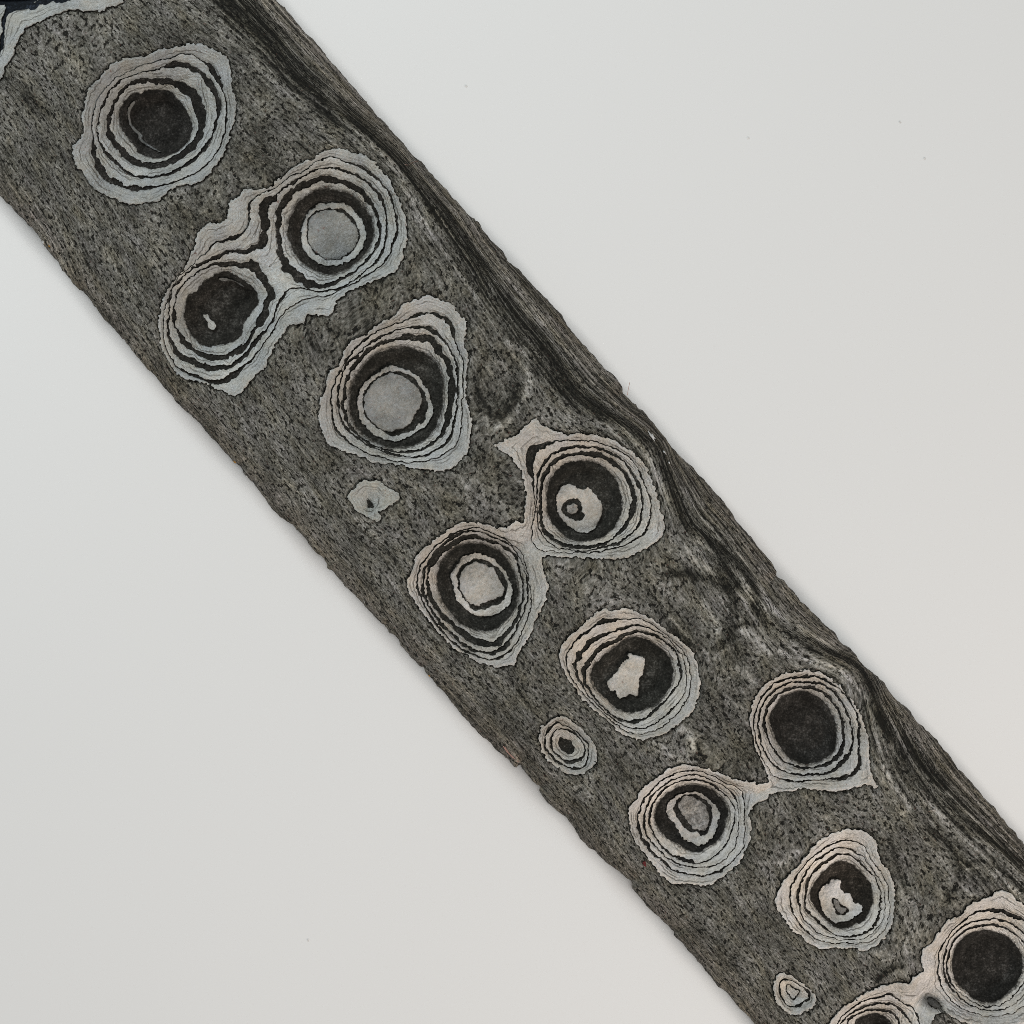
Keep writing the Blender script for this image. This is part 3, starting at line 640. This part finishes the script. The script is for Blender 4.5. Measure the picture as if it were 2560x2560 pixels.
TABLE_Z = -DECK * S
table = slab('tabletop', -0.9, -0.9, 0.9, 0.9, TABLE_Z - 0.03, TABLE_Z - 0.0001, table_material())
table['kind'] = 'structure'

# ---------------------------------------------------------------- the plank
root = bpy.data.objects.new('weathered_plank', None)
scene.collection.objects.link(root)
BASE_Z = -FOOT * S
root.location = (0, 0, BASE_Z)
root['label'] = 'long dark grey weathered plank with pale concentric ring eyes, lying diagonally on the white tabletop'
root['category'] = 'plank'

# axis of the plank in drawing units
AX = np.array([0.670, 0.742]); AX /= np.linalg.norm(AX)
NX = np.array([AX[1], -AX[0]])
MIDP = np.array([1280.0, 1290.0])
_band = spline(TONES[0][0][:-2] + [(1895, 1480, 0), (1950, 1560, 0), (2060, 1632, 0), (2150, 1680, 0), (2205, 1795, 0), (2260, 1890, 0), (2340, 1990, 0), (2480, 2120, 0), (2700, 2330, 0)], 3, False)
BAND_U = (_band[:, 0] - MIDP[0]) * AX[0] + (_band[:, 1] - MIDP[1]) * AX[1]
BAND_V = (_band[:, 0] - MIDP[0]) * NX[0] + (_band[:, 1] - MIDP[1]) * NX[1]
_o = np.argsort(BAND_U)
BAND_U, BAND_V = BAND_U[_o], BAND_V[_o]
def flow(X, Y):
    """grain coordinates: along and across, the fibres parting round the eyes"""
    u = (X - MIDP[0]) * AX[0] + (Y - MIDP[1]) * AX[1]
    v = (X - MIDP[0]) * NX[0] + (Y - MIDP[1]) * NX[1]
    dv = np.zeros_like(v)
    for (cx, cy, r) in CENTRES:
        cu = (cx - MIDP[0]) * AX[0] + (cy - MIDP[1]) * AX[1]
        cv = (cx - MIDP[0]) * NX[0] + (cy - MIDP[1]) * NX[1]
        k = 0.36
        a, b = (u - cu) / (1.75 * r), (v - cv) / (1.45 * r)
        dv -= (v - cv) * k * np.exp(-(a * a + b * b))
    vb = np.interp(u, BAND_U, BAND_V).astype(F32)
    lo_, hi_, m_ = -110.0, 420.0, 255.0          # the strata of the far edge squeeze and open between these two lines
    dv += np.where(v > vb, (v - vb) / np.maximum(hi_ - vb, 60) * (hi_ - m_) + m_ - v,
                   np.where(v > lo_, (v - lo_) / (vb - lo_) * (m_ - lo_) + lo_ - v, 0))
    warp = 22 * noise(u / 520, v / 260, 5) + 7 * noise(u / 130, v / 70, 6)
    # fibres drift a little towards the near edge
    return u + 6 * noise(u / 90, v / 40, 8), v + dv + warp + 0.075 * u

STEP = 2.2
CENTRES = []
for e in EYES:
    todo = [e['root']]
    holes = []
    def walk(nd, depth):
        if nd['hole'] and depth > 1:
            q = np.array(nd['p'])
            r = np.sqrt(((q[:, :2] - q[:, :2].mean(0)) ** 2).sum(1)).mean()
            if r > 30:
                holes.append((q[:, 0].mean(), q[:, 1].mean(), r * 1.9))
                return
        for c in nd['ch']:
            walk(c, depth + 1)
    walk(e['root'], 0)
    if not holes:
        q = np.array(e['root']['p'])
        holes.append((q[:, 0].mean(), q[:, 1].mean(), np.ptp(q[:, 0]) * 0.5))
    e['holes'] = holes
    CENTRES += holes

# --- body
bs = 4.0
bx, by = np.meshgrid(np.arange(-300, 2860, bs, dtype=F32), np.arange(-270, 2860, bs, dtype=F32))
b_sd, _ = sdf(np.array(BODY), bx, by)
b_jag = b_sd + 1.6 * noise(bx / 9, by / 9, 71) + 2.4 * noise(bx / 24, by / 24, 72) + 9.0 * np.maximum(noise(bx / 47, by / 47, 73) - 0.42, 0)

def hole_nodes(nd, depth=0):
    if nd['hole']:
        return [nd]
    r = []
    for c in nd['ch']:
        r += hole_nodes(c, depth + 1)
    return r

def eye_fields(e, X, Y):
    """outline distance (ragged) and the dished height"""
    q = spline(e['root']['p'])
    d0, _ = sdf(q, X, Y)
    rag = d0 + 3.0 * noise(X / 5.2, Y / 5.2, 11) + 3.0 * noise(X / 15, Y / 15, 12)
    dh = np.full(X.shape, 1e6, F32)
    for h in hole_nodes(e['root']):
        hd, _ = sdf(spline(h['p']), X, Y)
        dh = np.minimum(dh, hd)
    d_in = np.maximum(-d0, 0)
    D1, D2 = e['deep']
    if dh.min() > 1e5:
        z = -D1 * sstep(0, 45, d_in)
    else:
        t = d_in / (d_in + np.maximum(dh, 0) + 1e-3)
        z = -D1 * t ** 1.3 - D2 * sstep(0, 30, -dh)
    return d0, rag, dh, z.astype(F32)

zb = np.zeros(bx.shape, F32)
seam_shade = np.zeros(bx.shape, F32)   # crevice shade painted into the body colour round each ring eye
for e in EYES:
    q = np.array(e['root']['p'])
    x0, y0, x1, y1 = q[:, 0].min() - 30, q[:, 1].min() - 30, q[:, 0].max() + 30, q[:, 1].max() + 30
    i0, i1 = np.searchsorted(bx[0], [x0, x1]); j0, j1 = np.searchsorted(by[:, 0], [y0, y1])
    sl = (slice(j0, j1), slice(i0, i1))
    d0, rag, dh, z = eye_fields(e, bx[sl], by[sl])
    zz = z - 11.5 * sstep(4.0, -7.0, rag) - 4.5 * np.exp(-np.maximum(rag, 0) / 6.0)
    seam_shade[sl] -= np.where(d0 < 30, 0.20 * np.exp(-np.maximum(rag, 0) / 5.0), 0)
    zb[sl] = np.where(d0 < 30, zz, 0) + np.where(d0 < 30, 0, zb[sl])
fu, fv = flow(bx, by)
edge = np.maximum(-b_sd, 0)
R = 60.0
tt = np.clip(edge / R, 0, 1)
z_round = -46.0 * (1 - np.sqrt(np.clip(1 - (1 - tt) ** 2, 0, 1)))
relief = 1.4 * noise(fu / 40, fv / 8, 21) + 0.9 * noise(fu / 14, fv / 6, 22) + 3.0 * noise(fu / 160, fv / 60, 23) + 1.6 * noise(fu / 300, fv / 13, 24) * np.exp(-edge / 130)
for x, y, a, b in GHOSTS:
    cu, cv = (bx - x) * AX[0] + (by - y) * AX[1], (bx - x) * NX[0] + (by - y) * NX[1]
    relief -= 7 * np.exp(-((cu / a) ** 2 + (cv / b) ** 2))
zb = zb + z_round + relief
tone = seam_shade * (0.6 + 0.8 * noise(bx / 22, by / 22, 34))
for pts, k in TONES:
    q = spline([(x, y, w) for x, y, w in [(p[0], p[1], p[2]) for p in pts]], 3, False)
    wmax = q[:, 2].max()
    i0, i1 = np.searchsorted(bx[0], [q[:, 0].min() - 2 * wmax, q[:, 0].max() + 2 * wmax])
    j0, j1 = np.searchsorted(by[:, 0], [q[:, 1].min() - 2 * wmax, q[:, 1].max() + 2 * wmax])
    sl = (slice(j0, j1), slice(i0, i1))
    d, w = sdf(q, bx[sl], by[sl], False)
    d = d + w * 0.30 * noise(fu[sl] / 34, fv[sl] / 9, 33)
    tone[sl] += (1.5 if k > 0 else 1.35) * k * sstep(1.6, 0.2, d / np.maximum(w, 1))
used, x, y, quads = cells(b_jag, bx, by, bs)
z = zb.ravel()[used]
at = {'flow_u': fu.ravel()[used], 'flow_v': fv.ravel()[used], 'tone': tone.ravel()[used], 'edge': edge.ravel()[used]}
# underside: the section narrows like a split log, down to a flat foot on the table
be = boundary(quads)
bv = np.unique(be)
vx = [x]; vy = [y]; vz = [z]; qs = [quads]
vv = (x[bv] - MIDP[0]) * NX[0] + (y[bv] - MIDP[1]) * NX[1]
ring_prev = np.full(len(x), -1); ring_prev[bv] = bv
total = len(x)
extra = {k: [a] for k, a in at.items()}
for k, (vs_, zz) in enumerate(((0.985, -58), (0.955, -74), (0.90, -94), (0.82, -110), (0.70, -122), (0.55, -FOOT), (0.0, -FOOT))):
    ring = np.full(len(x), -1); ring[bv] = total + np.arange(len(bv)); total += len(bv)
    vx.append(x[bv] + NX[0] * (vs_ - 1) * vv); vy.append(y[bv] + NX[1] * (vs_ - 1) * vv)
    vz.append(np.minimum(np.full(len(bv), float(zz)), z[bv] - 4 - 2 * k) if zz > -FOOT else np.full(len(bv), float(zz)))
    qs.append(np.stack([ring_prev[be[:, 1]], ring_prev[be[:, 0]], ring[be[:, 0]], ring[be[:, 1]]], -1))
    for kk in at:
        extra[kk].append(at[kk][bv] + (12.0 * (k + 1) if kk == 'flow_v' else 0.0))
    ring_prev = ring
body = mesh_from('body', lift(np.concatenate(vx), np.concatenate(vy), np.concatenate(vz)), np.concatenate(qs), MAT_BODY, root,
                 {k: np.concatenate(a) for k, a in extra.items()})
body.location = (0, 0, -BASE_Z)

# --- ring eyes: a dark layer carrying pale bands, each band a piece of its own
seed_no = [100]
def build_eye(e):
    q = np.array(e['root']['p'])
    lo, hi = -290.0, 2850.0
    xs = np.arange(max(lo, q[:, 0].min() - 10), min(hi, q[:, 0].max() + 10), STEP, dtype=F32)
    ys = np.arange(max(lo, q[:, 1].min() - 10), min(hi, q[:, 1].max() + 10), STEP, dtype=F32)
    X, Y = np.meshgrid(xs, ys)
    d0, rag, dh, z = eye_fields(e, X, Y)
    core = np.maximum(-dh, 0)
    rough_z = 0.7 * noise(X / 5, Y / 5, 41) + 0.9 * noise(X / 19, Y / 19, 42)
    base = plate('ring_eye', rag + 1.5, X, Y, STEP, z - 5.0 + rough_z + 0.6 * noise(X / 6, Y / 6, 43), 5.0, MAT_DARK, root, {'core': core})
    base.location = (0, 0, -BASE_Z)
    base['label'] = e['label']
    base.color = (*e['core'], 1)
    def shifted(nd):
        s = seed_no[0]; seed_no[0] += 7
        d, w = sdf(spline(nd['p']), X, Y)
        d = d + 1.6 * noise(X / 5.2, Y / 5.2, s) + 2.2 * noise(X / 15, Y / 15, s + 1)
        j_out, j_in = 1.4 * noise(X / 4.6, Y / 4.6, s + 2), 1.4 * noise(X / 4.6, Y / 4.6, s + 3)
        if not nd['hole']:
            w = np.maximum(w * (1 + 0.55 * noise(X / 16, Y / 16, s + 4)), 1.6 + 1.2 * noise(X / 30, Y / 30, s + 5))
        return d, w, j_out, j_in
    def pale(nd, own, level, in_hole):
        """own: field that is negative inside this pale piece's outer edge"""
        f = own
        rim = np.full(X.shape, 9.0, F32)
        later = []
        d_o = np.maximum(-own, 0.5)
        d_i = np.full(X.shape, 60.0 if not in_hole else 200.0, F32)
        for c in nd['ch']:
            d, w, jo, ji = shifted(c)
            d_i = np.minimum(d_i, np.maximum(d, 0.5))
            if c['hole']:
                soft = c['soft'] * 0.7
                f = np.maximum(f, -d - jo)
                if soft:
                    rim = np.minimum(rim, d / soft)
                later.append(('hole', c, d))
            else:
                f = np.maximum(f, -d + w / 2 * 1.12 + jo * np.clip(w / 4, 0.3, 1))
                later.append(('pale', c, d + w / 2 * 1.12 + ji * np.clip(w / 4, 0.3, 1)))
        zt = z + rough_z + (1.6 if in_hole else 1.2) - 0.7 * level - 1.7 * np.exp(np.minimum(f, 0) / 2.6)
        if not in_hole:
            zt = zt + 5.0 * (0.5 - d_o / (d_o + d_i)) * np.clip((d_o + d_i) / 16, 0, 1) - 1.5
        o = plate('pale_disc' if in_hole and not nd['ch'] else 'pale_band', f, X, Y, STEP, zt, 4.5, MAT_PALE, base,
                  {'ring': np.maximum(-d0, 0) if not in_hole else 0 * core, 'rim': np.minimum(rim, nd['worn']),
                   'frac': d_o / (d_o + d_i), 'span': np.minimum(d_o + d_i, 90) * (0.0 if in_hole else 1.0)})
        if o is not None:
            sh = nd['shade'] * (0.88 if level == 0 and not in_hole else 1.0) * (0.93 + 0.09 * math.sin(seed_no[0] * 1.7 + level))
            o.color = (*[t * sh for t in e['tint']], 1)
        for kind, c, d in later:
            if kind == 'hole':
                for g_ in c['ch']:
                    dd, w, jo, ji = shifted(g_)
                    pale(g_, dd + jo, 0, True)
            else:
                pale(c, d, level + 1, in_hole)
    pale(e['root'], rag, 0, False)
    for kind, pts in e['flecks']:
        s = seed_no[0]; seed_no[0] += 7
        if kind == 'poly':
            f, w = sdf(spline(pts), X, Y)
            f = f + 1.2 * noise(X / 5, Y / 5, s)
        else:
            f, w = sdf(spline(pts, 4, False), X, Y, False)
            f = f - w / 2 + 0.9 * noise(X / 5, Y / 5, s)
        o = plate('pale_fleck', f, X, Y, STEP, z + rough_z + 0.3, 4.0, MAT_PALE, base, {'ring': 60 + core, 'rim': np.full(X.shape, 9.0, F32), 'frac': np.zeros(X.shape, F32), 'span': np.zeros(X.shape, F32)})
        if o is not None:
            o.color = (*[t * (0.42 if kind == 'stroke' else 0.95) for t in e['tint']], 1)

for e in EYES:
    build_eye(e)

# ---------------------------------------------------------------- small things: flecks, stray fibres, dust
MAT_WHITE = flat_material('white_paint_fleck', (0.50, 0.50, 0.48))
MAT_RED = flat_material('red_stain', (0.11, 0.012, 0.012))
MAT_RUST = flat_material('rust_crust', (0.10, 0.038, 0.026), 0.8)
MAT_ORANGE = flat_material('ochre_crumb', (0.30, 0.15, 0.02))
MAT_HAIR = flat_material('pink_fibre', (0.36, 0.22, 0.18))
MAT_DUST = flat_material('dust', (0.74, 0.73, 0.70))

def deck_z(x, y):
    i = int(round((x - float(bx[0, 0])) / bs)); j = int(round((y - float(by[0, 0])) / bs))
    return float(zb[j, i])

def chip(name, x, y, a, b, ang, material, seed, high=3.0, lump=0.3):
    """an irregular crumb lying on the plank: half axes a, b, turned by ang degrees"""
    rr = random.Random(seed)
    n, rows = 14, 3
    vs_, fs = [], []
    ca, sa = math.cos(math.radians(ang)), math.sin(math.radians(ang))
    z0 = deck_z(x, y)
    k = [1 + lump * rr.uniform(-1, 1) for _ in range(n)]
    for r in range(rows):
        s = (1.0, 0.86, 0.5)[r]
        for i in range(n):
            t = 2 * math.pi * i / n
            px, py = a * k[i] * s * math.cos(t), b * k[i] * s * math.sin(t)
            vs_.append(((x + px * ca - py * sa - 1280) * S, (1280 - y - px * sa - py * ca) * S, (z0 + (-2.0, high * 0.6, high)[r] + rr.uniform(-.4, .4)) * S))
    vs_.append(((x - 1280) * S, (1280 - y) * S, (z0 + high * 1.1) * S))
    for r in range(rows - 1):
        for i in range(n):
            j = (i + 1) % n
            fs.append((r * n + j, r * n + i, (r + 1) * n + i, (r + 1) * n + j))
    for i in range(n):
        fs.append(((rows - 1) * n + (i + 1) % n, (rows - 1) * n + i, rows * n))
    me = bpy.data.meshes.new(name)
    me.from_pydata(vs_, [], fs)
    me.materials.append(material)
    o = bpy.data.objects.new(name, me)
    scene.collection.objects.link(o)
    o.parent = root
    o.location = (0, 0, -BASE_Z)
    return o

chip('white_fleck', 1631, 1091, 15, 4.2, 55, MAT_WHITE, 1, 2.0, 0.5)
chip('white_fleck', 1662, 1131, 6, 2.2, 52, MAT_WHITE, 2)
chip('white_fleck', 1673, 1157, 3.5, 2, 70, MAT_WHITE, 3)
chip('white_fleck', 614, 1191, 4, 2.5, 50, MAT_WHITE, 4)
chip('white_fleck', 104, 603, 4, 2, 60, MAT_WHITE, 5)
chip('white_fleck', 909, 1504, 4, 2, 60, MAT_WHITE, 6)
chip('red_fleck', 1611, 2159, 9, 5.5, 80, MAT_RED, 7, 1.5, 0.4)
chip('rust_crust', 2322, 2391, 11, 8, 20, MAT_RUST, 8, 3.0, 0.5)
chip('rust_crust', 2308, 2404, 7, 6, 60, MAT_RUST, 9, 3.0, 0.5)
chip('rust_crust', 2331, 2404, 6, 5, 60, MAT_RUST, 10, 3.0, 0.5)
chip('ochre_crumb', 583, 1154, 4, 2.5, 30, MAT_ORANGE, 11)
chip('ochre_crumb', 120, 614, 4, 2.0, 30, MAT_ORANGE, 12)
chip('ochre_crumb', 1072, 1691, 3, 2.0, 30, MAT_ORANGE, 13)

def fibre(name, pts, r, material, parent=root):
    """a thin hair through (x, y, z)"""
    vs_, fs = [], []
    m = 5
    for x, y, z in pts:
        for i in range(m):
            t = 2 * math.pi * i / m
            vs_.append(((x - 1280 + r * math.cos(t)) * S, (1280 - y + r * math.cos(t) * 0.6) * S, (z + r * math.sin(t)) * S))
    for k in range(len(pts) - 1):
        for i in range(m):
            j = (i + 1) % m
            fs.append((k * m + i, k * m + j, (k + 1) * m + j, (k + 1) * m + i))
    me = bpy.data.meshes.new(name)
    me.from_pydata(vs_, [], fs)
    me.materials.append(material)
    o = bpy.data.objects.new(name, me)
    scene.collection.objects.link(o)
    if parent is not None:
        o.parent = parent
        o.location = (0, 0, -BASE_Z)
    return o

def lying(*pts):
    return [(x, y, deck_z(x, y) + 2.0) for x, y in pts]

fibre('stray_fibre', lying((1258, 1866), (1267, 1880), (1280, 1894), (1296, 1907)), 1.2, MAT_HAIR)
fibre('stray_fibre', lying((1262, 1868), (1272, 1884), (1288, 1899)), 0.9, MAT_HAIR)
fibre('stray_fibre', [(1570, 986, -40), (1572, 972, -30), (1574, 962, -24), (1575, 955, -22)], 0.7, MAT_HAIR)
fibre('stray_fibre', lying((1044, 398), (1030, 404), (1020, 412), (1012, 411)), 0.8, MAT_HAIR)
fibre('stray_fibre', lying((2321, 2029), (2330, 2026), (2338, 2022)), 0.9, MAT_HAIR)
fibre('stray_fibre', lying((1620, 1547), (1628, 1551), (1634, 1549)), 0.8, MAT_HAIR)

# dust on the table: faint hairs and crumbs, too slight to pick up one by one
rr = random.Random(4)
K = 1 + DECK / 6500
verts, faces = [], []
def speck(x, y, a, b, ang):
    n = 9
    i0 = len(verts)
    ca, sa = math.cos(ang), math.sin(ang)
    for lv, s in ((0.0, 1.0), (0.8, 0.7)):
        for i in range(n):
            t = 2 * math.pi * i / n
            px, py = a * s * math.cos(t), b * s * math.sin(t)
            verts.append((((x - 1280) * K + px * ca - py * sa) * S, ((1280 - y) * K + px * sa + py * ca) * S, (-DECK - 0.5 + lv) * S))
    for i in range(n):
        j = (i + 1) % n
        faces.append((i0 + i, i0 + j, i0 + n + j, i0 + n + i))
    faces.append(tuple(i0 + n + i for i in range(n)))
for x, y in ((2311, 396), (1870, 345), (770, 2350), (2250, 305), (1165, 215)):
    speck(x, y, 3.5, 2.4, rr.uniform(0, 3))
me = bpy.data.meshes.new('dust')
me.from_pydata(verts, [], faces)
me.materials.append(MAT_DUST)
dust = bpy.data.objects.new('dust', me)
scene.collection.objects.link(dust)
dust['kind'] = 'stuff'
